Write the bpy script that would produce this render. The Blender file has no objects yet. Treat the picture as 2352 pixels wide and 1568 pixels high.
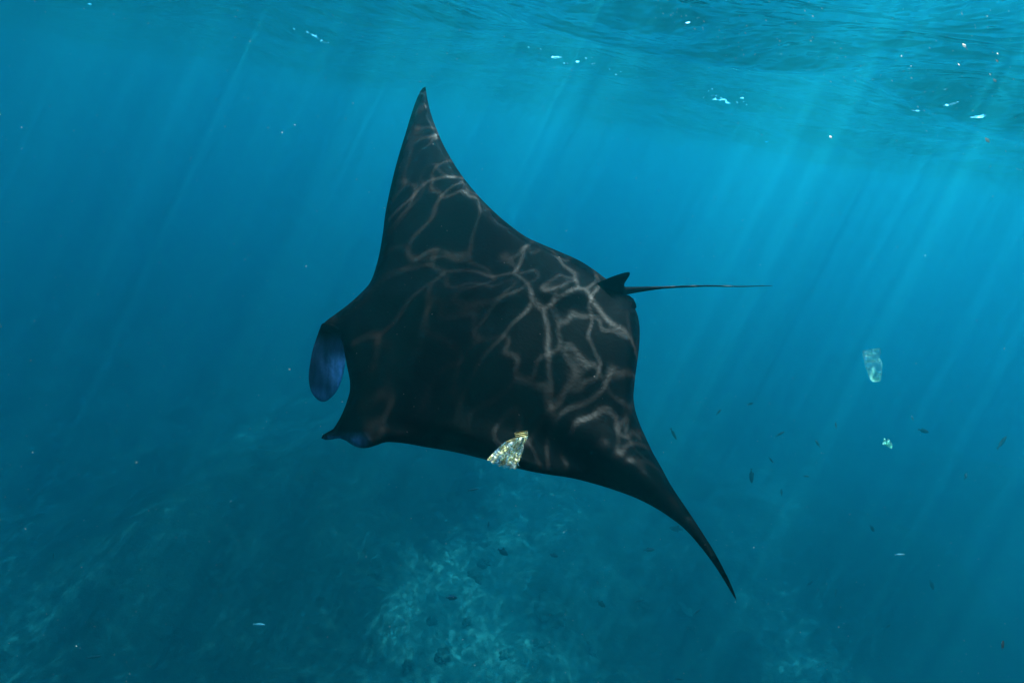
import bpy, bmesh, math, random
import numpy as np
from mathutils import Vector, Matrix, noise, Euler
from mathutils.geometry import delaunay_2d_cdt, intersect_point_tri

random.seed(7)
S = bpy.context.scene
COL = S.collection
R = math.radians

# ------------------------------------------------------------------ camera
CAM_Z = -1.15                       # metres; still water level is z = 0
PITCH, ROLL = -22.0, 9.0
cd = bpy.data.cameras.new('camera'); cam = bpy.data.objects.new('camera', cd); COL.objects.link(cam)
cd.lens = 18.0; cd.sensor_width = 36.0; cd.clip_start = 0.02; cd.clip_end = 500
cam.matrix_world = (Matrix.Translation((0, 0, CAM_Z)) @ Matrix.Rotation(R(90 + PITCH), 4, 'X')
                    @ Matrix.Rotation(R(ROLL), 4, 'Z'))
S.camera = cam
CM = cam.matrix_world.copy()

# ------------------------------------------------------------------ sky, sun, exposure
SUN_EL, SUN_AZ = 64.0, 42.0         # azimuth: degrees clockwise from +Y (view direction)
w = bpy.data.worlds.new('World'); S.world = w; w.use_nodes = True
wn = w.node_tree; wn.nodes.clear()
sky = wn.nodes.new('ShaderNodeTexSky'); sky.sky_type = 'NISHITA'; sky.sun_disc = False
sky.sun_elevation = R(SUN_EL); sky.sun_rotation = R(SUN_AZ)
bg = wn.nodes.new('ShaderNodeBackground'); bg.inputs[1].default_value = 0.14
wo = wn.nodes.new('ShaderNodeOutputWorld')
wn.links.new(sky.outputs[0], bg.inputs[0]); wn.links.new(bg.outputs[0], wo.inputs[0])
SUN_DIR = Vector((math.sin(R(SUN_AZ)) * math.cos(R(SUN_EL)), math.cos(R(SUN_AZ)) * math.cos(R(SUN_EL)), math.sin(R(SUN_EL))))
sl = bpy.data.lights.new('sun', 'SUN'); sl.energy = 5.0; sl.angle = R(0.4); sl.color = (1.0, 0.95, 0.88)
sun = bpy.data.objects.new('sun', sl); COL.objects.link(sun)
sun.rotation_euler = SUN_DIR.to_track_quat('Z', 'Y').to_euler(); sun.location = (0, 0, 30)
S.view_settings.view_transform = 'Standard'; S.view_settings.look = 'None'
S.view_settings.gamma = 1.0; S.view_settings.exposure = 0.84
S.view_settings.use_curve_mapping = False
c = S.cycles
c.max_bounces = 7; c.diffuse_bounces = 2; c.glossy_bounces = 3; c.transmission_bounces = 4
c.volume_bounces = 2; c.transparent_max_bounces = 12
c.sample_clamp_indirect = 4.0
c.use_denoising = True

# ------------------------------------------------------------------ helpers
def ray(X, Y):
    """unit-depth ray of a point of the 2352 x 1568 picture, in camera space"""
    return Vector(((X - 1176) / 1176.0, -(Y - 784) / 1176.0, -1.0))
def at(X, Y, D):
    return CM @ (ray(X, Y) * D)
def on_floor(X, Y, z):
    o = CM.translation; d = (CM.to_3x3() @ ray(X, Y))
    t = (z - o.z) / d.z
    return o + d * t, t
def tag(o, label=None, cat=None, group=None, kind=None):
    for k, v in (('label', label), ('category', cat), ('group', group), ('kind', kind)):
        if v: o[k] = v
    return o
def link(name, me, mat=None, parent=None, loc=None):
    o = bpy.data.objects.new(name, me); COL.objects.link(o)
    if mat is not None and not me.materials: me.materials.append(mat)
    if parent is not None: o.parent = parent
    if loc is not None: o.location = loc
    return o
def mesh(name, vs, fs, smooth=True):
    me = bpy.data.meshes.new(name); me.from_pydata([tuple(v) for v in vs], [], fs)
    me.polygons.foreach_set('use_smooth', [smooth] * len(me.polygons)); me.update()
    return me
class NT:
    def __init__(s, name):
        s.m = bpy.data.materials.new(name); s.m.use_nodes = True; s.t = s.m.node_tree; s.t.nodes.clear()
        s.out = s.t.nodes.new('ShaderNodeOutputMaterial')
    def n(s, typ, ins=None, **kw):
        nd = s.t.nodes.new('ShaderNode' + typ)
        for k, v in kw.items(): setattr(nd, k, v)
        for k, v in (ins or {}).items():
            if isinstance(v, bpy.types.NodeSocket): s.t.links.new(v, nd.inputs[k])
            else: nd.inputs[k].default_value = v
        return nd
    def math(s, op, a, b=None, clamp=False):
        ins = {0: a}
        if b is not None: ins[1] = b
        return s.n('Math', ins, operation=op, use_clamp=clamp).outputs[0]
    def surf(s, sock): s.t.links.new(sock, s.out.inputs['Surface']); return s.m

# ------------------------------------------------------------------ water surface
def waves(x, y):
    t = min(1, max(0, (x - .3) / 6.5)); z = -.42 * t * t * (3 - 2 * t) * math.exp(-(x * x + y * y) / 1500)
    t = min(1, max(0, (-x - 1.5) / 6)); z -= .24 * t * t * (3 - 2 * t) * math.exp(-(x * x + y * y) / 1500)
    for (a, L, ang, ph) in WAVES:
        k = 2 * math.pi / L
        z += a * math.sin(k * (x * math.cos(ang) + y * math.sin(ang)) + ph)
    return z
rw = random.Random(21)
WAVES = []
for L, a in ((13, .10), (8.5, .07), (5.1, .045), (3.3, .042), (2.1, .032), (1.5, .023), (1.05, .015), (.7, .009)):
    for k in range(2):
        WAVES.append((a * rw.uniform(.7, 1.1), L * rw.uniform(.85, 1.15), R(70) + rw.uniform(-.75, .75), rw.uniform(0, 6.28)))
def warp(n, near, far):
    t = np.linspace(-1, 1, n)
    return near * t + (far - near) * np.sign(t) * np.abs(t) ** 3.2
def sheet(name, n, near, far, cy, zf):
    xs = warp(n, near, far); vs = []; fs = []
    for j in range(n):
        for i in range(n):
            x, y = xs[i], xs[j] + cy
            vs.append((x, y, zf(x, y)))
    for j in range(n - 1):
        for i in range(n - 1):
            a = j * n + i; fs.append((a, a + 1, a + n + 1, a + n))
    return mesh(name, vs, fs)

FAR = 78.0
g = NT('rippled_water')
pos = g.n('NewGeometry').outputs['Position']
sx = g.n('VectorMath', {0: pos, 1: (1, 1, 0)}, operation='MULTIPLY').outputs[0]
def distorted(vec, scale, amount):
    nz = g.n('TexNoise', {'Vector': vec, 'Scale': scale, 'Detail': 2.0}).outputs['Color']
    d = g.n('VectorMath', {0: nz, 1: (0.5, 0.5, 0.5)}, operation='SUBTRACT').outputs[0]
    d = g.n('VectorMath', {0: d, 'Scale': amount}, operation='SCALE').outputs[0]
    return g.n('VectorMath', {0: vec, 1: d}, operation='ADD').outputs[0]
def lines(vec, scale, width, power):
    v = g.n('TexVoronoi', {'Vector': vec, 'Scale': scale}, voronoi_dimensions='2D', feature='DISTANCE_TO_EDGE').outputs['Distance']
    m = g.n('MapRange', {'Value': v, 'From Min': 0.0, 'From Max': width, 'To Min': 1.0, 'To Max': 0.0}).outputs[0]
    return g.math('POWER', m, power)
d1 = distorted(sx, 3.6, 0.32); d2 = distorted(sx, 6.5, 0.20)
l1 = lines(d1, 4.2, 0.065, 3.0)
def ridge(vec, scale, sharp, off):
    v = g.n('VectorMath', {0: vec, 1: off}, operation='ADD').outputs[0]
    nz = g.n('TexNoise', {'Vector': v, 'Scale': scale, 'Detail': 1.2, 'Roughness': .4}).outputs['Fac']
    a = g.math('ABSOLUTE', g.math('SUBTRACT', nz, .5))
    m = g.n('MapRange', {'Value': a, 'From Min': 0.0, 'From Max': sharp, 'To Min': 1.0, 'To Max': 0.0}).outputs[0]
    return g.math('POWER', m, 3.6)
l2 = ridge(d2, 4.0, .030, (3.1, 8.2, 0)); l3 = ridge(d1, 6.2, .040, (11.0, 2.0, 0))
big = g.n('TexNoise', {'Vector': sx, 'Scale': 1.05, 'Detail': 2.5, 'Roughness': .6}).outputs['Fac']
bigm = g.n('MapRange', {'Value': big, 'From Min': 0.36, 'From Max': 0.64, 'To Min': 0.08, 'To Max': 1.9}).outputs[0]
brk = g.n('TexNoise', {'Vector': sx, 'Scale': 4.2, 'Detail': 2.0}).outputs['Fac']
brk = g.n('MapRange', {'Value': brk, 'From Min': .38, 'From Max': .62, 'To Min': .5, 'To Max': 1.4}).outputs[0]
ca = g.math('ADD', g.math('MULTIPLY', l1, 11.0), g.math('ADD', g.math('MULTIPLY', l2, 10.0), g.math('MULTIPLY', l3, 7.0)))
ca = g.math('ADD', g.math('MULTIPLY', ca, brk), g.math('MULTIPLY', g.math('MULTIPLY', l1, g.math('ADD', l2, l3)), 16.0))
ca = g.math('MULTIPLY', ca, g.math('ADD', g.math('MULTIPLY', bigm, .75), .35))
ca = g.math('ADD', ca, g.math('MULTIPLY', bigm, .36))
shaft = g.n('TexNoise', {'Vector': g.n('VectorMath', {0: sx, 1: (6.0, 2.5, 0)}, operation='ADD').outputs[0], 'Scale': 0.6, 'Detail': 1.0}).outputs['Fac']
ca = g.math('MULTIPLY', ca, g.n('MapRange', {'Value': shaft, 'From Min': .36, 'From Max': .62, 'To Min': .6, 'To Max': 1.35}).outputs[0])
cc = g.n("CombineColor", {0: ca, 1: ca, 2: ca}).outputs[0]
tr = g.n('BsdfTransparent', {'Color': cc}).outputs[0]  # caustic web and shafts painted into the transparency, standing in for wave focusing
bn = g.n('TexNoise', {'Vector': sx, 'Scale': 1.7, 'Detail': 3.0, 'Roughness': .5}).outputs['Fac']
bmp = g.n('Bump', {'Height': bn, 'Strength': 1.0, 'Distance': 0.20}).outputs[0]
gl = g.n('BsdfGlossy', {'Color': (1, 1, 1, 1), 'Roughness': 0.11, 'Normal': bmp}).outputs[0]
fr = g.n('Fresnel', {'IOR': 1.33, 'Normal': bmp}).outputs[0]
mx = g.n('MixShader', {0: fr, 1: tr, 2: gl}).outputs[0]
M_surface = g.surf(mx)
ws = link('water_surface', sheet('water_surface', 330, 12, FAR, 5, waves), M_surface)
tag(ws, 'rippled underside of the sea surface above the ray', kind='structure')

# ------------------------------------------------------------------ seabed
FLOOR = -13.6
# (picture x, picture y, radius px, gain)  pale sand / dark reef, and mounds (height m)
SAND = [(1070, 1370, 120, 1.0), (1720, 1120, 75, .9), (1840, 1480, 90, 1.0), (1815, 1250, 55, .7), (1300, 1530, 130, .45), (900, 1540, 130, .9),
        (120, 1400, 130, .5), (40, 1200, 110, .3), (700, 1000, 110, .5), (1180, 1140, 90, .45), (860, 1235, 70, .6), (1640, 1250, 80, .6), (430, 1360, 110, .35), (1360, 1330, 90, .35)]
DARK = [(700, 1420, 150, 1.0), (850, 1130, 110, 1.0), (950, 1200, 110, .9), (1990, 1400, 170, .9), (2120, 1250, 150, .7), (1270, 1390, 75, .8),
        (330, 1130, 90, .6), (200, 1320, 70, .8), (330, 1540, 120, .9), (560, 1220, 110, .6), (1600, 1480, 110, .5), (1600, 1130, 80, .4)]
def spots(lst, soft=1.0, gain=1.0):
    r = []
    for X, Y, rad, gn in lst:
        p, t = on_floor(X, Y, FLOOR); r.append((p.x, p.y, rad * t / 1176.0 * soft, gn * gain))
    return r
SANDW, DARKW = spots(SAND, 1.45, .62), spots(DARK, 1.2, .8)
MOUND = [(620, 1260, 270, 1.5), (300, 1330, 200, 1.1), (840, 1180, 130, 1.1), (1270, 1395, 60, .5), (2060, 1400, 190, 2.6), (1560, 1050, 200, .8), (1000, 1000, 260, 1.4), (2330, 1250, 220, 2.6)]
MOUNDW = spots(MOUND)
def lump(lst, x, y):
    s = 0
    for (a, b, r, gn) in lst:
        q = ((x - a) ** 2 + (y - b) ** 2 * .55) / (r * r)
        if q < 6: s += gn * math.exp(-q)
    return s
def floor_z(x, y):
    p = Vector((x, y, 0))
    z = FLOOR + lump(MOUNDW, x, y) + .55 * noise.noise(p * .16) + .35 * noise.noise(p * .45 + Vector((9, 3, 1)))
    if abs(x) < 30 and y < 45:
        z += .16 * noise.fractal(p * 1.3, 1.0, 2.1, 4) + .06 * abs(noise.noise(p * 4.3))
    return z
fm = sheet('seabed', 360, 26, FAR, 18, floor_z)
at_ = fm.attributes.new('sandiness', 'FLOAT', 'POINT')
vals = []
for v in fm.vertices:
    x, y = v.co.x, v.co.y
    vals.append(.45 + 1.0 * lump(SANDW, x, y) - .9 * lump(DARKW, x, y) + .3 * noise.noise(Vector((x * .3, y * .3, 4))))
at_.data.foreach_set('value', vals)
g = NT('reef_floor')
pos = g.n('NewGeometry').outputs['Position']
sa = g.n('Attribute', attribute_name='sandiness').outputs['Fac']
n1 = g.n('TexNoise', {'Vector': pos, 'Scale': 1.7, 'Detail': 9.0, 'Roughness': .75}).outputs['Fac']
n2 = g.n('TexNoise', {'Vector': pos, 'Scale': 7.0, 'Detail': 5.0, 'Roughness': .7}).outputs['Fac']
f = g.math('ADD', sa, g.math('MULTIPLY', g.math('SUBTRACT', n1, .5), 1.9))
f = g.math('ADD', f, g.math('MULTIPLY', g.math('SUBTRACT', n2, .5), 1.1))
f = g.n('MapRange', {'Value': f, 'From Min': 0.0, 'From Max': 1.3}, interpolation_type='SMOOTHSTEP').outputs[0]
rp = g.n('ValToRGB', {0: f}); cr = rp.color_ramp
cr.elements[0].position = 0; cr.elements[0].color = (.009, .017, .012, 1)
cr.elements[1].position = 1; cr.elements[1].color = (.066, .106, .070, 1)
e = cr.elements.new(.55); e.color = (.024, .040, .027, 1)
cm = rp.outputs[0]
bmp = g.n('Bump', {'Height': n2, 'Strength': 0.7, 'Distance': 0.08}).outputs[0]
M_floor = g.surf(g.n('BsdfDiffuse', {'Color': cm, 'Normal': bmp}).outputs[0])
sb = link('seabed', fm, M_floor)
tag(sb, 'sandy sea floor with dark reef mounds far below', kind='structure')

# ------------------------------------------------------------------ haze (the water's own murk): one closed box of even density
g = NT('sea_water')
pv = g.n('VolumePrincipled')
pv.inputs['Color'].default_value = (0.004, 0.134, 0.156, 1)
pv.inputs['Absorption Color'].default_value = (0.18, 0.625, 0.79, 1)
pv.inputs['Density'].default_value = 0.29
pv.inputs['Anisotropy'].default_value = 0.80
g.t.links.new(pv.outputs[0], g.out.inputs['Volume'])
B = 80.0
vs = [(x, y, z) for z in (FLOOR - 3.0, 0.75) for y in (-B, B + 10) for x in (-B, B)]
fs = [(0, 2, 3, 1), (4, 5, 7, 6), (0, 1, 5, 4), (2, 6, 7, 3), (0, 4, 6, 2), (1, 3, 7, 5)]
hz = link('haze', mesh('haze', vs, fs, False), g.m)
tag(hz, 'blue murk of the sea water', kind='stuff')

# ------------------------------------------------------------------ manta ray
def catmull(pts, step=9.0, closed=True):
    out = []; n = len(pts)
    for i in range(n if closed else n - 1):
        p0, p1, p2, p3 = (Vector(pts[(i + k) % n]) for k in (-1, 0, 1, 2)) if closed else (
            Vector(pts[max(i - 1, 0)]), Vector(pts[i]), Vector(pts[i + 1]), Vector(pts[min(i + 2, n - 1)]))
        m = max(1, int((p2 - p1).length / step))
        for k in range(m):
            t = k / m
            out.append(0.5 * ((2 * p1) + (p2 - p0) * t + (2 * p0 - 5 * p1 + 4 * p2 - p3) * t * t + (3 * p1 - p0 - 3 * p2 + p3) * t ** 3))
    if not closed: out.append(Vector(pts[-1]))
    return out
def inside(pt, poly):
    x, y = pt; c_ = False; n = len(poly); j = n - 1
    for i in range(n):
        xi, yi = poly[i]; xj, yj = poly[j]
        if (yi > y) != (yj > y) and x < (xj - xi) * (y - yi) / (yj - yi) + xi: c_ = not c_
        j = i
    return c_
def inflate_sheet(outline, cell, power=1.0, step=None):
    """triangulates the outline; returns 2-D points, triangles, number of rim points and a 0..1 fullness that is 0 on the rim"""
    rim = catmull(outline, step or cell)
    rt = [(p.x, p.y) for p in rim]
    x0, x1 = min(p[0] for p in rt), max(p[0] for p in rt); y0, y1 = min(p[1] for p in rt), max(p[1] for p in rt)
    R_ = np.array(rt); pts = list(rt); row = 0; y = y0
    while y < y1:
        x = x0 + (cell / 2 if row % 2 else 0)
        while x < x1:
            if np.min((R_[:, 0] - x) ** 2 + (R_[:, 1] - y) ** 2) > (cell * .6) ** 2 and inside((x, y), rt): pts.append((x, y))
            x += cell
        y += cell * .866; row += 1
    nr = len(rt)
    v, e, f, *_ = delaunay_2d_cdt([Vector(p) for p in pts], [(i, (i + 1) % nr) for i in range(nr)], [], 1, 1e-5)
    f = [t for t in f if len(t) == 3]
    P = np.array([(q.x, q.y) for q in v]); n = len(P)
    rimset = np.array([np.min((R_[:, 0] - p[0]) ** 2 + (R_[:, 1] - p[1]) ** 2) < .01 for p in P])
    A = np.zeros((n, n))
    for t in f:
        for a, b in ((0, 1), (1, 2), (2, 0)):
            A[t[a], t[b]] = A[t[b], t[a]] = 1
    deg = A.sum(1); L = np.diag(deg) - A
    rhs = np.full(n, 1.0)
    for i in np.where(rimset)[0]: L[i] = 0; L[i, i] = 1; rhs[i] = 0
    lone = (deg == 0); 
    for i in np.where(lone)[0]: L[i] = 0; L[i, i] = 1; rhs[i] = 0
    h = np.linalg.solve(L, rhs); h = np.clip(h, 0, None); h /= h.max()
    return P, f, rimset, h ** power
def two_sided(P, f, rimset, front, back, depth, origin, k=1.0):
    """front and back offsets in metres (arrays); depth(X,Y) metres"""
    vs = []; idx_b = []
    for i, (X, Y) in enumerate(P):
        vs.append(at(X, Y, (depth(X, Y) - front[i]) * k) - origin)
    for i, (X, Y) in enumerate(P):
        if rimset[i]: idx_b.append(i)
        else: idx_b.append(len(vs)); vs.append(at(X, Y, (depth(X, Y) + back[i]) * k) - origin)
    fs = []
    for t in f:
        fs.append(tuple(t)); fs.append(tuple(idx_b[k] for k in reversed(t)))
    return vs, fs
BODY = [(977,199),(981,225),(990,262),(1002,295),(1018,332),(1040,372),(1062,405),(1090,440),(1120,472),(1150,500),(1180,524),(1212,546),
 (1250,563),(1290,580),(1330,598),(1365,620),(1392,640),(1415,650),(1442,662),(1436,676),(1446,679),(1455,686),(1461,699),(1462,706),(1459,709),(1465,725),
 (1469,750),(1469,780),(1466,815),(1461,850),(1457,885),(1455,915),(1460,945),(1470,975),(1485,1008),(1500,1040),(1520,1075),(1540,1112),
 (1565,1150),(1592,1190),(1615,1225),(1640,1265),(1665,1312),(1682,1348),(1692,1378),(1685,1369),(1668,1340),(1640,1296),(1605,1250),
 (1570,1212),(1535,1185),(1500,1163),(1460,1143),(1420,1128),(1370,1112),(1310,1097),(1250,1088),(1200,1078),(1140,1062),(1080,1046),
 (1030,1035),(980,1027),(930,1018),(888,1015),(865,1022),(845,1028),(825,1028),(806,1020),(795,1012),(778,1006),(760,1009),(747,1010),
 (738,1006),(742,998),(756,990),(765,985),(778,965),(790,940),(800,912),(804,893),(803,870),(797,840),(791,808),(786,785),(778,770),(764,765),(749,766),(738,762),(738,751),
 (748,738),(775,718),(805,695),(830,672),(848,652),(860,625),(872,580),(880,530),(885,490),(895,440),(907,390),(918,350),(932,305),(945,262),
 (958,225),(970,203)]
def sstep(a, b, x):
    t = min(1, max(0, (x - a) / (b - a))); return t * t * (3 - 2 * t)
K = 0.62                           # everything of the ray, metres per unit of depth below
def depthM(X, Y):
    d = 2.42 + 0.0014 * (800 - Y) + 0.00016 * (X - 1130)
    up = max(0, 640 - Y) / 440; d += .22 * up * up                # raised wing sweeps up and away
    lo = max(0, Y - 1010) / 368
    d -= .03 * lo * lo
    # fold along the trailing half of the near wing
    if Y > 900: d += .06 * math.sin((X - 1180 - (Y - 1000) * 1.15) / 42.0) * sstep(930, 1080, Y) * sstep(1692, 1500, X) 
    # roll of the cephalic lobe at the lower left
    d += .10 * sstep(860, 740, X) * sstep(930, 1010, Y)
    return d
C0 = at(1130, 780, 2.45 * 0.62)
P, f, rim, h = inflate_sheet(BODY, 11.0, 1.0, 9.0)
front = np.zeros(len(P)); pale = np.zeros(len(P))
for i, (X, Y) in enumerate(P):
    q = ((X - 1120) / 330) ** 2 + ((Y - 800) / 210) ** 2
    dome = math.exp(-q * 1.3)
    e = h[i]
    ridge = math.exp(-((Y - 672 - (X - 1100) * -0.03) / 34) ** 2) * sstep(830, 960, X) * sstep(1440, 1300, X)
    front[i] = .055 * min(1, e * 9) ** .7 + .13 * dome * min(1, e * 3) ** .8 + .034 * ridge * min(1, e * 6) + .006 * noise.noise(Vector((X / 60, Y / 60, 1))) * min(1, e * 5)
    pale[i] = .28 * sstep(40, 0, abs(X - 812) ) * sstep(992, 1016, Y) + .5 * sstep(30, 0, abs(X - 765)) * sstep(998, 1006, Y)
vs, fs = two_sided(P, f, rim, front, front * .9, depthM, C0, K)
palev = list(pale) + [0.9] * (len(vs) - len(P))
def add(vs2, fs2, pl):
    o = len(vs); vs.extend(vs2); fs.extend([tuple(k + o for k in t) for t in fs2]); palev.extend(pl)
# cephalic lobe, rolled paddle hanging in front of the mouth, its inner side towards us
LOBE = [(742,742),(734,756),(727,776),(719,800),(712,835),(709,865),(712,890),(720,908),(733,920),(745,922),(760,913),(775,895),(785,870),(792,840),(794,815),(791,792),(788,775),(782,758),(762,744)]
P2, f2, rim2, h2 = inflate_sheet(LOBE, 5.0, .6, 5.0)
def depthL(X, Y):
    u = (X - 752) / 42.0
    return depthM(790, 800) - .0 + .055 * (1 - u * u) + 0.0006 * (Y - 760) - .012 * math.sin((X * .9 + Y * .25) / 4.2) * sstep(745, 785, X) * sstep(790, 830, Y) * .25
v2, ff2 = two_sided(P2, f2, rim2, h2 * .018, h2 * .018, depthL, C0, K)
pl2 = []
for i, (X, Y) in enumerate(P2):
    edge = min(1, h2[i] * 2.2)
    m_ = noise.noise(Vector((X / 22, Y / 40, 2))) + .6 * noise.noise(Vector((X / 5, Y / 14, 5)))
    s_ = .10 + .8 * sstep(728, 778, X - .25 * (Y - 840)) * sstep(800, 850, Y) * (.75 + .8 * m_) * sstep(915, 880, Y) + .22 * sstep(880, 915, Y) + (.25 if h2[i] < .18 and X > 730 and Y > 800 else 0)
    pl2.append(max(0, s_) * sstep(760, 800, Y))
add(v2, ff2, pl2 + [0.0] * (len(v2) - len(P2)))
# dorsal fin
DF = [(1362,657),(1390,642),(1415,632),(1435,626),(1446,625),(1447,630),(1440,642),(1434,652),(1435,663),(1438,671),(1425,682),(1402,688),(1385,680),(1368,668)]
P3, f3, rim3, h3 = inflate_sheet(DF, 6.0, .7, 5.0)
v3, ff3 = two_sided(P3, f3, rim3, h3 * .012, h3 * .012, lambda X, Y: depthM(1410, 660) - .03 - (.0016 * max(0, 680 - Y)), C0, K)
add(v3, ff3, [0.0] * len(v3))
# tail
tp = catmull([(1425, 670), (1445, 667), (1500, 662), (1560, 658.5), (1630, 656.6), (1700, 657.8), (1773, 656)], 10, False)
tv = []; tf = []; ns = 8
for i, p in enumerate(tp):
    t = i / (len(tp) - 1); rr = (7.5 * (1 - min(1, t * 3.2)) ** 1.6 + 2.9 * (1 - t) + .9) / 1176 * 2.5 * (1 + .06 * noise.noise(Vector((i * .7, 0, 0))))
    for k in range(ns):
        a = 2 * math.pi * k / ns
        ctr = ray(p.x, p.y) * (depthM(1425, 668) - .02 + .12 * t)
        tv.append((CM @ ((ctr + Vector((0, math.cos(a) * rr, math.sin(a) * rr))) * K)) - C0)
    if i:
        b = (i - 1) * ns
        for k in range(ns): tf.append((b + k, b + (k + 1) % ns, b + ns + (k + 1) % ns, b + ns + k))
tf.append(tuple(range(ns))[::-1]); tf.append(tuple(len(tv) - ns + k for k in range(ns)))
add(tv, tf, [0.0] * len(tv))
mm = mesh('manta_ray', vs, fs)
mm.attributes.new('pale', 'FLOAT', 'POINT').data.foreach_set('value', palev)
bm = bmesh.new(); bm.from_mesh(mm); bmesh.ops.recalc_face_normals(bm, faces=bm.faces); bm.to_mesh(mm); bm.free()
g = NT('manta_skin')
oc = g.n('TexCoord').outputs['Object']
pa = g.n('Attribute', attribute_name='pale').outputs['Fac']
n1 = g.n('TexNoise', {'Vector': oc, 'Scale': 6.0, 'Detail': 9.0, 'Roughness': .72}).outputs['Fac']
n1 = g.n('MapRange', {'Value': n1, 'From Min': .3, 'From Max': .7}).outputs[0]
n2 = g.n('TexNoise', {'Vector': oc, 'Scale': 90.0, 'Detail': 3.0}).outputs['Fac']
dk = g.n('MixRGB', {0: n1, 1: (.0006, .00042, .00036, 1), 2: (.0040, .0026, .0021, 1)}).outputs[0]
stretch = g.n('Mapping', {'Vector': oc, 'Scale': (55, 30, 9)}).outputs[0]
n3 = g.n('TexNoise', {'Vector': stretch, 'Scale': 1.0, 'Detail': 4.0}).outputs['Fac']
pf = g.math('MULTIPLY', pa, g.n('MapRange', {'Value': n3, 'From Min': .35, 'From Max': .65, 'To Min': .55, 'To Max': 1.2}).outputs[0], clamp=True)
cl = g.n('MixRGB', {0: pf, 1: dk, 2: (.38, .62, 1.0, 1)}).outputs[0]  # whitish skin, with the blue of the water light mixed into its colour
bmp = g.n('Bump', {'Height': n2, 'Strength': .25, 'Distance': .004}).outputs[0]
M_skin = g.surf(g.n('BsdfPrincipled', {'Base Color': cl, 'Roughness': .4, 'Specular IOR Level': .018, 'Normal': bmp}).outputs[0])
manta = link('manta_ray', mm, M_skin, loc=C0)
tag(manta, 'huge black manta ray gliding to the left under rippling light', 'manta ray')

# ------------------------------------------------------------------ plastic litter
g = NT('clear_crumpled_plastic')
oc = g.n('TexCoord').outputs['Object']
nz_ = g.n('TexNoise', {'Vector': oc, 'Scale': 60.0, 'Detail': 3.0, 'Roughness': .6}).outputs['Fac']
n1 = g.math('ADD', g.math('MULTIPLY', g.math('SUBTRACT', g.n('Attribute', attribute_name='crease').outputs['Fac'], .5), .34), g.math('ADD', g.math('MULTIPLY', nz_, .5), .25))
n2 = g.n('TexVoronoi', {'Vector': oc, 'Scale': 55.0}, feature='DISTANCE_TO_EDGE').outputs['Distance']
colr = g.n('ValToRGB', {0: n1}); cr = colr.color_ramp
cr.elements[0].position = .36; cr.elements[0].color = (.25, .50, .55, 1)
cr.elements[1].position = .62; cr.elements[1].color = (.92, .96, .88, 1)
e = cr.elements.new(.5); e.color = (.72, .62, .24, 1)
bmp = g.n('Bump', {'Height': g.math('ADD', n1, n2), 'Strength': .9, 'Distance': .012}).outputs[0]
dif = g.n('BsdfDiffuse', {'Color': colr.outputs[0], 'Normal': bmp}).outputs[0]
trl = g.n('BsdfTranslucent', {'Color': colr.outputs[0]}).outputs[0]
gls = g.n('BsdfGlossy', {'Color': (1, 1, 1, 1), 'Roughness': .18, 'Normal': bmp}).outputs[0]
a1 = g.n('MixShader', {0: .35, 1: dif, 2: trl}).outputs[0]
a2 = g.n('MixShader', {0: .25, 1: a1, 2: gls}).outputs[0]
tp_ = g.n('BsdfTransparent').outputs[0]
clr = g.n('Attribute', attribute_name='clear').outputs['Fac']
fac = g.n('MapRange', {'Value': n1, 'From Min': .38, 'From Max': .6, 'To Min': .6, 'To Max': .97}).outputs[0]
fac = g.math('SUBTRACT', fac, g.math('MULTIPLY', clr, g.n('MapRange', {'Value': n1, 'From Min': .62, 'From Max': .45}).outputs[0]), clamp=True)
M_plastic = g.surf(g.n('MixShader', {0: fac, 1: tp_, 2: a2}).outputs[0])

def q6(x, y): return (1090.3 + .0937 * x, 955.5 + .0937 * y)
bag_out = [q6(*p) for p in ((1010,540),(1150,512),(1298,490),(1280,570),(1240,650),(1205,690),(1195,800),(1150,940),(1100,1080),(1080,1150),(1100,1230),(1050,1235),
           (990,1300),(930,1262),(850,1300),(780,1255),(720,1275),(660,1222),(600,1240),(520,1160),(440,1165),(370,1090),(300,1085),(360,1000),(450,900),(570,780),(700,670),(770,620),(960,545))]
Pb, fb, rb, hb = inflate_sheet(bag_out, 2.4, .5, 2.4)
OB = at(1160, 1040, 1.95 * K)
def crease(X, Y):
    a = math.atan2(X - 1214, Y - 962); q = math.hypot(X - 1214, Y - 962)
    return noise.noise(Vector((a * 9, q / 45, 3))) + .55 * noise.noise(Vector((a * 24, q / 22, 7))) + .35 * noise.noise(Vector((X / 5, Y / 5, 1)))
def dep_b(X, Y): return 1.94 + .05 * crease(X, Y) - .0015 * (Y - 1040)
vb, fbb = two_sided(Pb, fb, rb, hb * .03, hb * .03, dep_b, OB, K)
bm_ = mesh('plastic_bag', vb, fbb, False)
cv = [.5 * sstep(1052, 1072, p_[1]) for p_ in Pb]; bk = [q_ for q_ in range(len(Pb)) if not rb[q_]]
bm_.attributes.new('clear', 'FLOAT', 'POINT').data.foreach_set('value', cv + [cv[q_] for q_ in bk])
cz = [max(0, min(1, .5 + .75 * crease(*p_) + .25 * noise.noise(Vector((p_[0] / 17, p_[1] / 17, 9))))) for p_ in Pb]
bm_.attributes.new('crease', 'FLOAT', 'POINT').data.foreach_set('value', cz + [cz[q_] for q_ in bk])
bag = link('plastic_bag', bm_, M_plastic, loc=OB)
tag(bag, 'crumpled clear and yellowish plastic bag against the lower wing of the black ray', 'plastic bag')
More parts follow.
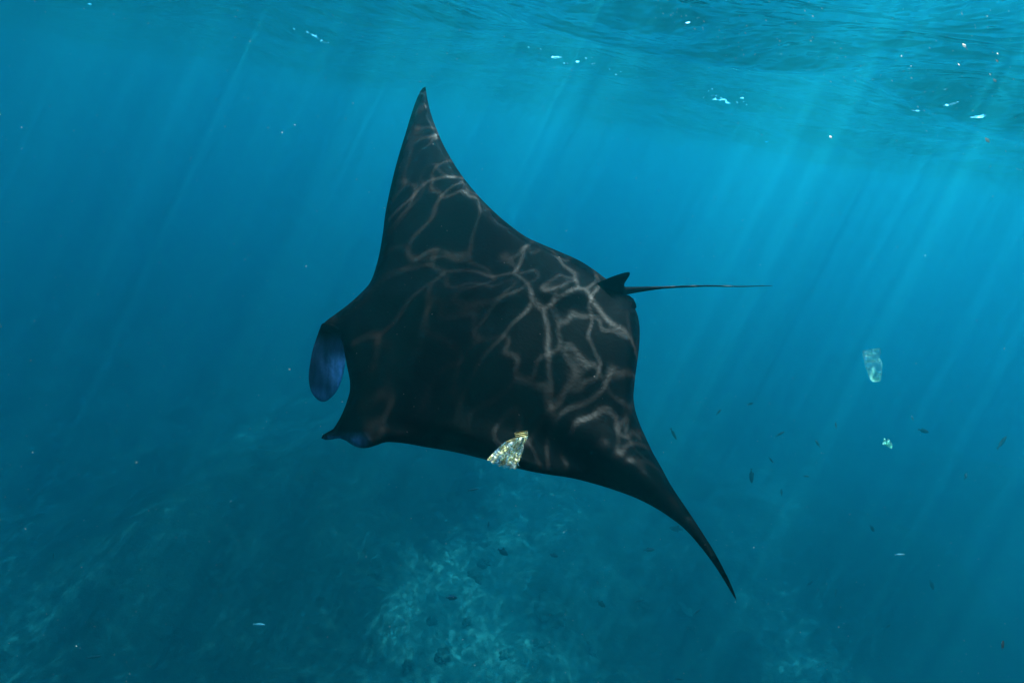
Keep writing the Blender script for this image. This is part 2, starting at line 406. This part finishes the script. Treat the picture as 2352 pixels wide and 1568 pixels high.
# ribbed neck: ridged strip of folds
def ribbed(name, a, b, c_, d, n, across, depth0, amp):
    """strip between edge a-b and edge d-c in picture points; n folds run along a-b (across=False) or along a-d"""
    nu, nv = (3, n * 4) if not across else (n * 4, 3)
    vs_ = []; fs_ = []
    for side in (0, 1):
        for j in range(nv + 1):
            for i in range(nu + 1):
                u, v_ = i / nu, j / nv
                X = (a[0] * (1 - u) + b[0] * u) * (1 - v_) + (d[0] * (1 - u) + c_[0] * u) * v_
                Y = (a[1] * (1 - u) + b[1] * u) * (1 - v_) + (d[1] * (1 - u) + c_[1] * u) * v_
                w_ = (u if across else v_) * n * 2 * math.pi
                bow = .012 * math.sin(math.pi * u)
                vs_.append(at(X, Y, (depth0 - .0014 * (Y - 1000) - bow - amp * math.cos(w_) + side * .006) * K) - OB)
    m_ = (nu + 1) * (nv + 1)
    for j in range(nv):
        for i in range(nu):
            k = j * (nu + 1) + i; qd = (k, k + 1, k + nu + 2, k + nu + 1)
            fs_.append(qd); fs_.append(tuple(m_ + t for t in reversed(qd)))
    for i in range(nu):
        for j in (0, nv):
            k = j * (nu + 1) + i; fs_.append((k, k + 1, k + 1 + m_, k + m_))
    for j in range(nv):
        for i in (0, nu):
            k = j * (nu + 1) + i; fs_.append((k, k + nu + 1, k + nu + 1 + m_, k + m_))
    me_ = mesh(name, vs_, fs_, False); vv = []
    for side in (0, 1):
        for j in range(nv + 1):
            for i in range(nu + 1): vv.append(.5 - .5 * math.cos(((i / nu) if across else (j / nv)) * n * 2 * math.pi))
    me_.attributes.new('valley', 'FLOAT', 'POINT').data.foreach_set('value', vv)
    return me_
g = NT('yellowed_plastic_rib')
geo = g.n('NewGeometry'); n1 = g.n('TexNoise', {'Vector': g.n('TexCoord').outputs['Object'], 'Scale': 60.0}).outputs['Fac']
cmx = g.n('MixRGB', {0: n1, 1: (.55, .42, .10, 1), 2: (.95, .90, .55, 1)}).outputs[0]
cmx = g.n('MixRGB', {0: g.math('MULTIPLY', g.n('Attribute', attribute_name='valley').outputs['Fac'], .9), 1: cmx, 2: (.16, .09, .02, 1)}).outputs[0]  # rib colour turns browner towards the fold valleys
dd = g.n('BsdfPrincipled', {'Base Color': cmx, 'Roughness': .25}).outputs[0]
M_rib = g.surf(g.n('MixShader', {0: .85, 1: g.n('BsdfTransparent').outputs[0], 2: dd}).outputs[0])
link('ribbed_neck', ribbed('ribbed_neck', q6(975, 410), q6(1305, 350), q6(1312, 485), q6(1000, 535), 3, False, 1.93, .009), M_rib, bag)
link('ribbed_fold', ribbed('ribbed_fold', q6(770, 615), q6(985, 525), q6(1000, 590), q6(800, 670), 8, True, 1.92, .005), M_rib, bag)

g = NT('pale_clear_plastic')
oc = g.n('TexCoord').outputs['Object']
n1 = g.n('TexNoise', {'Vector': oc, 'Scale': 22.0, 'Detail': 3.0}).outputs['Fac']
wv = g.n('Attribute', attribute_name='milk').outputs['Fac']
dif = g.n('BsdfDiffuse', {'Color': (.42, 1.0, .78, 1)}).outputs[0]
trl = g.n('BsdfTranslucent', {'Color': (.42, 1.0, .78, 1)}).outputs[0]
gls = g.n('BsdfGlossy', {'Roughness': .15}).outputs[0]
a1 = g.n('MixShader', {0: .5, 1: dif, 2: trl}).outputs[0]; a2 = g.n('MixShader', {0: .18, 1: a1, 2: gls}).outputs[0]
fac = g.math('MULTIPLY', wv, g.n('MapRange', {'Value': n1, 'From Min': .35, 'From Max': .6, 'To Min': .35, 'To Max': 1.15}).outputs[0], clamp=True)
M_cup = g.surf(g.n('MixShader', {0: fac, 1: g.n('BsdfTransparent').outputs[0], 2: a2}).outputs[0])

def dist_mesh(name, top, bot, rt, rb_, D, rings, crumple):
    """open tapered tumbler between two picture points (axis), radii in px"""
    O = at((top[0] + bot[0]) / 2, (top[1] + bot[1]) / 2, D); sc = D / 1176
    A, Bq = at(*top, D) - O, at(*bot, D - .03) - O
    ax = (Bq - A).normalized(); u = ax.cross(CM.to_3x3() @ Vector((0, 0, 1))).normalized(); v_ = ax.cross(u)
    n, m = 28, 26; vs_ = []; fs_ = []; milk = []
    for j in range(m + 1):
        t = j / m; r_ = (rt * (1 - t) + rb_ * t) * sc * (1 if t < .85 else 1 - .45 * ((t - .85) / .15) ** 2)
        for (tt, dr) in rings: r_ += dr * sc * math.exp(-((t - tt) / .02) ** 2)
        for i in range(n):
            a = 2 * math.pi * i / n
            k = 1 + crumple * noise.noise(Vector((math.cos(a) * 1.8, math.sin(a) * 1.8, t * 5)))
            vs_.append(A.lerp(Bq, t) + (u * math.cos(a) + v_ * math.sin(a)) * r_ * k)
            ml = .30 + .7 * sstep(.55, .95, t + .12 * math.cos(a))
            for (tt, dr) in rings: ml += .4 * math.exp(-((t - tt) / .02) ** 2)
            milk.append(min(1, ml))
    for j in range(m):
        for i in range(n):
            k = j * n + i; k2 = j * n + (i + 1) % n
            fs_.append((k, k2, k2 + n, k + n))
    fs_.append(tuple(m * n + i for i in range(n)))
    me = mesh(name, vs_, fs_, False); me.attributes.new('milk', 'FLOAT', 'POINT').data.foreach_set('value', milk)
    return me, O
me, O = dist_mesh('plastic_cup', (2000, 803), (2013, 876), 16.5, 11.5, 2.5, ((0.02, 1.5), (.36, 1.6), (.14, .5)), .30)
cup = link('plastic_cup', me, M_cup, loc=O)
tag(cup, 'crushed see-through plastic cup drifting right of the tail', 'plastic cup')

def crumple_scrap(name, outl, D, seed, amp):
    O = at(sum(p[0] for p in outl) / len(outl), sum(p[1] for p in outl) / len(outl), D)
    P_, f_, r_, h_ = inflate_sheet(outl, 2.6, .5, 2.6)
    v_, ff_ = two_sided(P_, f_, r_, h_ * .008, h_ * .008, lambda X, Y: D + amp * noise.noise(Vector((X / 7, Y / 7, seed))), O)
    me = mesh(name, v_, ff_, False); me.attributes.new('milk', 'FLOAT', 'POINT').data.foreach_set('value', [1.0] * len(v_))
    return link(name, me, M_cup, loc=O)
sc_ = crumple_scrap('plastic_scrap', [(2031,1006),(2037,1013),(2040,1006),(2046,1014),(2049,1020),(2048,1030),(2040,1026),(2033,1022),(2027,1020),(2029,1013)], 2.6, 2, .04)
tag(sc_, 'small torn scrap of white plastic floating below the clear cup', 'plastic scrap')

# ------------------------------------------------------------------ reef fish
def fish_mesh(name, deep, fork, tall):
    """fish of length 1 along +X (nose), back up +Z; continuous closed skin with fins"""
    prof = [(.50, .004), (.46, .045), (.38, .085), (.26, .125), (.10, .15), (-.06, .14), (-.20, .10), (-.30, .055), (-.36, .035), (-.40, .035)]
    n = 10; vs_ = []; fs_ = []
    for (x, r_) in prof:
        for k in range(n):
            a = 2 * math.pi * k / n
            vs_.append((x, math.cos(a) * r_ * .42, math.sin(a) * r_ * deep))
    for i in range(len(prof) - 1):
        for k in range(n):
            b = i * n + k; b2 = i * n + (k + 1) % n
            fs_.append((b, b2, b2 + n, b + n))
    fs_.append(tuple(range(n))[::-1]); fs_.append(tuple((len(prof) - 1) * n + k for k in range(n)))
    def fin(pts, th=.008):
        o = len(vs_); m = len(pts)
        for s_ in (-1, 1):
            for (x, z) in pts: vs_.append((x, s_ * th, z))
        fs_.append(tuple(o + i for i in range(m))); fs_.append(tuple(o + m + i for i in reversed(range(m))))
        for i in range(m): fs_.append((o + i, o + (i + 1) % m, o + m + (i + 1) % m, o + m + i))
    fin([(-.37, .03), (-.50, fork), (-.455, 0), (-.50, -fork), (-.37, -.03)])
    z0 = .12 * deep
    fin([(.12, z0 * .95), (-.02, z0 + tall * .55), (-.16, z0 + tall), (-.22, z0 * .7), (-.26, z0 * .45)])
    fin([(.0, -z0 * .9), (-.12, -z0 - tall * .9), (-.2, -z0 * .7), (-.26, -z0 * .4)])
    fin([(.2, -z0 * .8), (.1, -z0 * 1.35), (.1, -z0 * .8)])
    return mesh(name, vs_, fs_)
g = NT('dark_fish_skin')
n1 = g.n('TexNoise', {'Vector': g.n('TexCoord').outputs['Object'], 'Scale': 9.0}).outputs['Fac']
M_fish = g.surf(g.n('BsdfPrincipled', {'Base Color': g.n('MixRGB', {0: n1, 1: (.008, .010, .013, 1), 2: (.018, .024, .03, 1)}).outputs[0], 'Roughness': .7, 'Specular IOR Level': .02}).outputs[0])
g = NT('silver_fish_skin')
M_pfish = g.surf(g.n('BsdfPrincipled', {'Base Color': (.35, .42, .40, 1), 'Roughness': .35}).outputs[0])
F = {'deep': fish_mesh('triggerfish', 1.35, .13, .12), 'mid': fish_mesh('reef_fish', 1.0, .10, .06), 'slim': fish_mesh('slender_fish', .62, .08, .03)}
for k in F: F[k].materials.append(M_fish)
Fp = F['slim'].copy(); Fp.materials.clear(); Fp.materials.append(M_pfish)
# x, y, length px, depth fraction toward floor, heading angle in picture (0 = right, ccw), yaw away, kind, label
FISH = [
 (1155,1267,30,.80,-38,20,'deep','dark deep-bodied fish nose down above the reef, below the plastic bag'),
 (1037,1372,27,.78,-5,10,'deep','dark fish with tall pointed back fin over the pale sand patch'),
 (1272,1275,24,.86,-30,35,'mid','blurred dark fish low over the reef, right of the nose-down fish'),
 (1491,1262,29,.80,-2,15,'mid','dark oval fish level in the water left of the drooping wing tip'),
 (1381,1386,27,.78,-42,15,'deep','dark deep-bodied fish diving beside the big round coral'),
 (1470,1379,22,.88,3,20,'slim','faint thin fish just above a round coral, left of the wing tip'),
 (1602,1403,20,.84,25,20,'slim','small dark fish heading up toward the wing tip from a coral head'),
 (1553,1214,30,.84,175,10,'deep','dark fish half hidden behind the lower wing near its tip'),
 (1122,1204,14,.86,80,10,'mid','tiny faint fish upright above the reef, below the wing'),
 (1560,1559,22,.74,-12,10,'slim','thin dark fish at the bottom edge of the view'),
 (1726,1092,34,.72,-88,0,'mid','dark fish hanging head down in front of the pale sand patch'),
 (1547,996,34,.62,-58,20,'slim','long faint fish slanting down close to the trailing edge of the wing'),
 (1651,946,20,.66,35,30,'slim','faint little fish slanting up, nearest the trailing edge, higher than the long one'),
 (1724,927,20,.70,5,40,'slim','faint level fish highest of the shoal, right of the ray'),
 (1792,996,26,.66,22,15,'slim','slender faint fish rising to the right above the head-down fish'),
 (1878,1018,15,.66,100,40,'mid','small dark dot of a fish below left of the plastic scrap'),
 (1920,976,15,.68,70,35,'mid','small upright fish between the shoal and the clear cup'),
 (2096,960,13,.66,60,45,'mid','tiny faint fish below right of the clear cup'),
 (2121,989,30,.62,-15,10,'mid','broad faint fish right of the plastic scrap'),
 (2301,1016,44,.60,40,15,'slim','largest long fish slanting up near the right edge'),
 (2218,1093,22,.66,35,30,'mid','faint fish slanting up, midway between plastic scrap and right edge, below the largest fish'),
 (1771,1056,20,.70,-45,20,'slim','slim faint fish slanting down to the right beside the head-down fish'),
 (1852,1093,20,.74,-10,25,'slim','faint level fish right of the head-down fish'),
 (1795,1130,16,.76,85,20,'mid','small upright fish below the pale patch fish, lower right'),
 (2003,1213,24,.74,-50,20,'mid','faint fish diving to the lower right above the dark reef slope'),
 (1860,1339,18,.82,22,15,'mid','small fish rising to the right beside the pale sand channel'),
 (1919,1360,16,.82,75,20,'mid','small upright fish over the dark reef, right of the sand channel'),
 (2140,1343,27,.72,-62,10,'mid','faint broad fish nose down over the dark slope at lower right'),
 (2040,1437,17,.84,15,20,'mid','small dark fish low on the dark reef at lower right'),
 (123,1276,14,.70,90,10,'slim','tiny upright fish near the left edge'),
 (1087,1124,26,.82,5,15,'slim','faint fish just below the leading edge under the plastic bag'),
 (215,1508,32,.80,3,10,'slim','faint long fish in the lower left corner'),
]
CR = CM.to_3x3()
for (X, Y, Lp, fr_, ang, yaw, kd, lab) in FISH:
    _, t = on_floor(X, Y, FLOOR + .8); t = min(t, 15)
    D = t * fr_ * .72; ln = Lp * D / 1176 / math.cos(R(yaw))
    o = link({'deep': 'triggerfish', 'mid': 'reef_fish', 'slim': 'slender_fish'}[kd], F[kd])
    rot = CR.to_4x4() @ Matrix.Rotation(R(ang), 4, 'Z') @ Matrix.Rotation(R(yaw), 4, 'Y') @ Matrix.Rotation(R(-90 if abs(ang) <= 90 else 90), 4, 'X')
    if abs(ang) <= 90: rot = CR.to_4x4() @ Matrix.Rotation(R(ang), 4, 'Z') @ Matrix.Rotation(R(yaw), 4, 'Y') @ Matrix.Rotation(R(-90), 4, 'X')
    o.matrix_world = Matrix.Translation(at(X, Y, D)) @ rot @ Matrix.Scale(ln, 4)
    tag(o, lab, 'fish', 'dark fish over the reef')
for (X, Y, Lp, D, ang, lab) in ((2067, 1273, 24, 7.0, 2, 'pale slender fish lying level over the dark reef slope'), (595, 1433, 28, 9.0, -3, 'pale slender fish over the dark hollow at lower left')):
    o = link('pale_fish', Fp)
    o.matrix_world = Matrix.Translation(at(X, Y, D)) @ CR.to_4x4() @ Matrix.Rotation(R(ang), 4, 'Z') @ Matrix.Rotation(R(-90), 4, 'X') @ Matrix.Scale(Lp * D / 1176, 4)
    tag(o, lab, 'fish', 'pale fish over the reef')
# small dark creature close to the lens, two lobes
dm = F['deep'].copy()
o = link('small_dark_fish', dm)
o.matrix_world = Matrix.Translation(at(2303, 1480, 1.3)) @ CR.to_4x4() @ Matrix.Rotation(R(28), 4, 'Z') @ Matrix.Rotation(R(35), 4, 'Y') @ Matrix.Rotation(R(-90), 4, 'X') @ Matrix.Scale(26 * 1.3 / 1176, 4)
tag(o, 'tiny near-black fish close by in the lower right corner', 'fish')

# ------------------------------------------------------------------ coral heads on the floor
g = NT('coral_head')
pos = g.n('NewGeometry').outputs['Position']
n1 = g.n('TexNoise', {'Vector': pos, 'Scale': 9.0, 'Detail': 6.0, 'Roughness': .7}).outputs['Fac']
cl = g.n('MixRGB', {0: n1, 1: (.010, .018, .013, 1), 2: (.036, .058, .038, 1)}).outputs[0]
M_coral = g.surf(g.n('BsdfDiffuse', {'Color': cl, 'Normal': g.n('Bump', {'Height': n1, 'Strength': 1.0, 'Distance': .05}).outputs[0]}).outputs[0])
def coral_mesh(seed, flat):
    bm = bmesh.new(); bmesh.ops.create_icosphere(bm, subdivisions=4, radius=1)
    for v in bm.verts:
        p = v.co.copy()
        k = 1 + .55 * noise.noise(p * 1.5 + Vector((seed, 0, 0))) + .30 * noise.noise(p * 3.7 + Vector((0, seed, 0))) + .16 * noise.noise(p * 9)
        v.co = p * k; v.co.z *= flat
    me = bpy.data.meshes.new('coral_head'); bm.to_mesh(me); bm.free()
    me.polygons.foreach_set('use_smooth', [True] * len(me.polygons)); me.materials.append(M_coral); return me
CORAL = [(1270,1397,34,'largest dark round coral head in the middle of the sea floor'),
 (1075,1428,11,'small dark coral head just below the pale sand patch'),
 (1157,1505,14,'dark coral head below left of the largest one, close to the bottom edge'),
 (938,1525,14,'dark round coral head on pale sand at the bottom, left of centre'),
 (1361,1499,12,'faint coral head on the bright sand below the largest one'),
 (991,1425,12,'dark coral clump left of the small one below the pale sand patch'),
 (1573,1401,18,'dark coral head just left of the wing tip'),
 (1474,1383,14,'coral head under the faint thin fish'),
 (1111,1292,12,'faint coral head below the nose-down fish'),
 (1091,1324,16,'faint broad coral head at the top of the pale sand patch'),
 (1233,1481,15,'low coral clump directly below the largest coral head'),
 (1015,1503,18,'broad low coral clump near the bottom, left of centre'),
 (1594,1441,10,'small coral head below the one beside the wing tip'),
 (1343,1468,11,'small coral head above the bright bottom sand'),
 (860,1290,26,'rounded boulder coral with a lit top at left of centre')]
for i, (X, Y, rp, lab) in enumerate(CORAL):
    p, t = on_floor(X, Y, FLOOR)
    for _ in range(4): p, t = on_floor(X, Y, floor_z(p.x, p.y))
    o = link('coral_head', coral_mesh(i * 3.1, .62)); r_ = rp * t / 1176
    o.location = (p.x, p.y, p.z - .12 * r_); o.scale = (r_ * 1.05, r_ * 1.05, r_ * .9); o.rotation_euler = (0, 0, i * 1.3)
    tag(o, lab, 'coral', 'coral heads on the sea floor')

# ------------------------------------------------------------------ drifting specks
rs = random.Random(4); vs = []; fs = []
def speck(p, s_, el, dr):
    o = len(vs); u = dr.normalized(); v_ = u.orthogonal().normalized(); w_ = u.cross(v_)
    for q in (u * el, -u * el, v_, -v_, w_ * .6, -w_ * .6): vs.append(p + q * s_)
    for a in ((0, 2, 4), (2, 1, 4), (1, 3, 4), (3, 0, 4), (2, 0, 5), (1, 2, 5), (3, 1, 5), (0, 3, 5)): fs.append(tuple(o + k for k in a))
for i in range(7000):
    D = .9 + 5.5 * rs.random() ** 1.2
    X, Y = rs.uniform(-250, 2600), rs.uniform(-100, 1700)
    p = at(X, Y, D)
    if p.z > -.25: continue
    s_ = (.00028 + .0006 * rs.random() ** 4) * (0.6 + D * .35)
    if rs.random() < .003: s_ *= 1.6
    speck(p, s_, rs.uniform(1, 2.2), Vector((rs.uniform(-1, 1), rs.uniform(-1, 1), rs.uniform(-1, 1))))
dr = CR @ Vector((.6, -.8, .1))
for i in range(220):                       # flecks and bubbles swept along under the surface, upper right
    X = rs.uniform(1500, 2400); Y = rs.uniform(-20, 40 + (X - 1500) * .42); D = rs.uniform(1.6, 4.2); p = at(X, Y, D)
    if p.z > -.12: continue
    speck(p, rs.uniform(.0008, .0022), rs.uniform(1.4, 3.2), dr + Vector((rs.uniform(-.3, .3), rs.uniform(-.3, .3), 0)))
for X, Y, D, s_ in ((2268,322,1.6,.008), (2285,185,1.5,.005), (2290,140,1.5,.004), (1908,315,2.2,.006), (2215,105,1.8,.007), (665,848,1.6,.003), (1215,887,1.5,.003), (1602,1235,1.6,.005)):
    speck(at(X, Y, D), s_, 1.4, dr)
g = NT('plankton_speck')
M_speck = g.surf(g.n('MixShader', {0: .75, 1: g.n('BsdfDiffuse', {'Color': (.62, .60, .56, 1)}).outputs[0], 2: g.n('BsdfTranslucent', {'Color': (.62, .60, .56, 1)}).outputs[0]}).outputs[0])
sp = link('drifting_specks', mesh('drifting_specks', vs, fs), M_speck)
tag(sp, 'tiny pale specks of plankton drifting all through the water', 'plankton', kind='stuff')
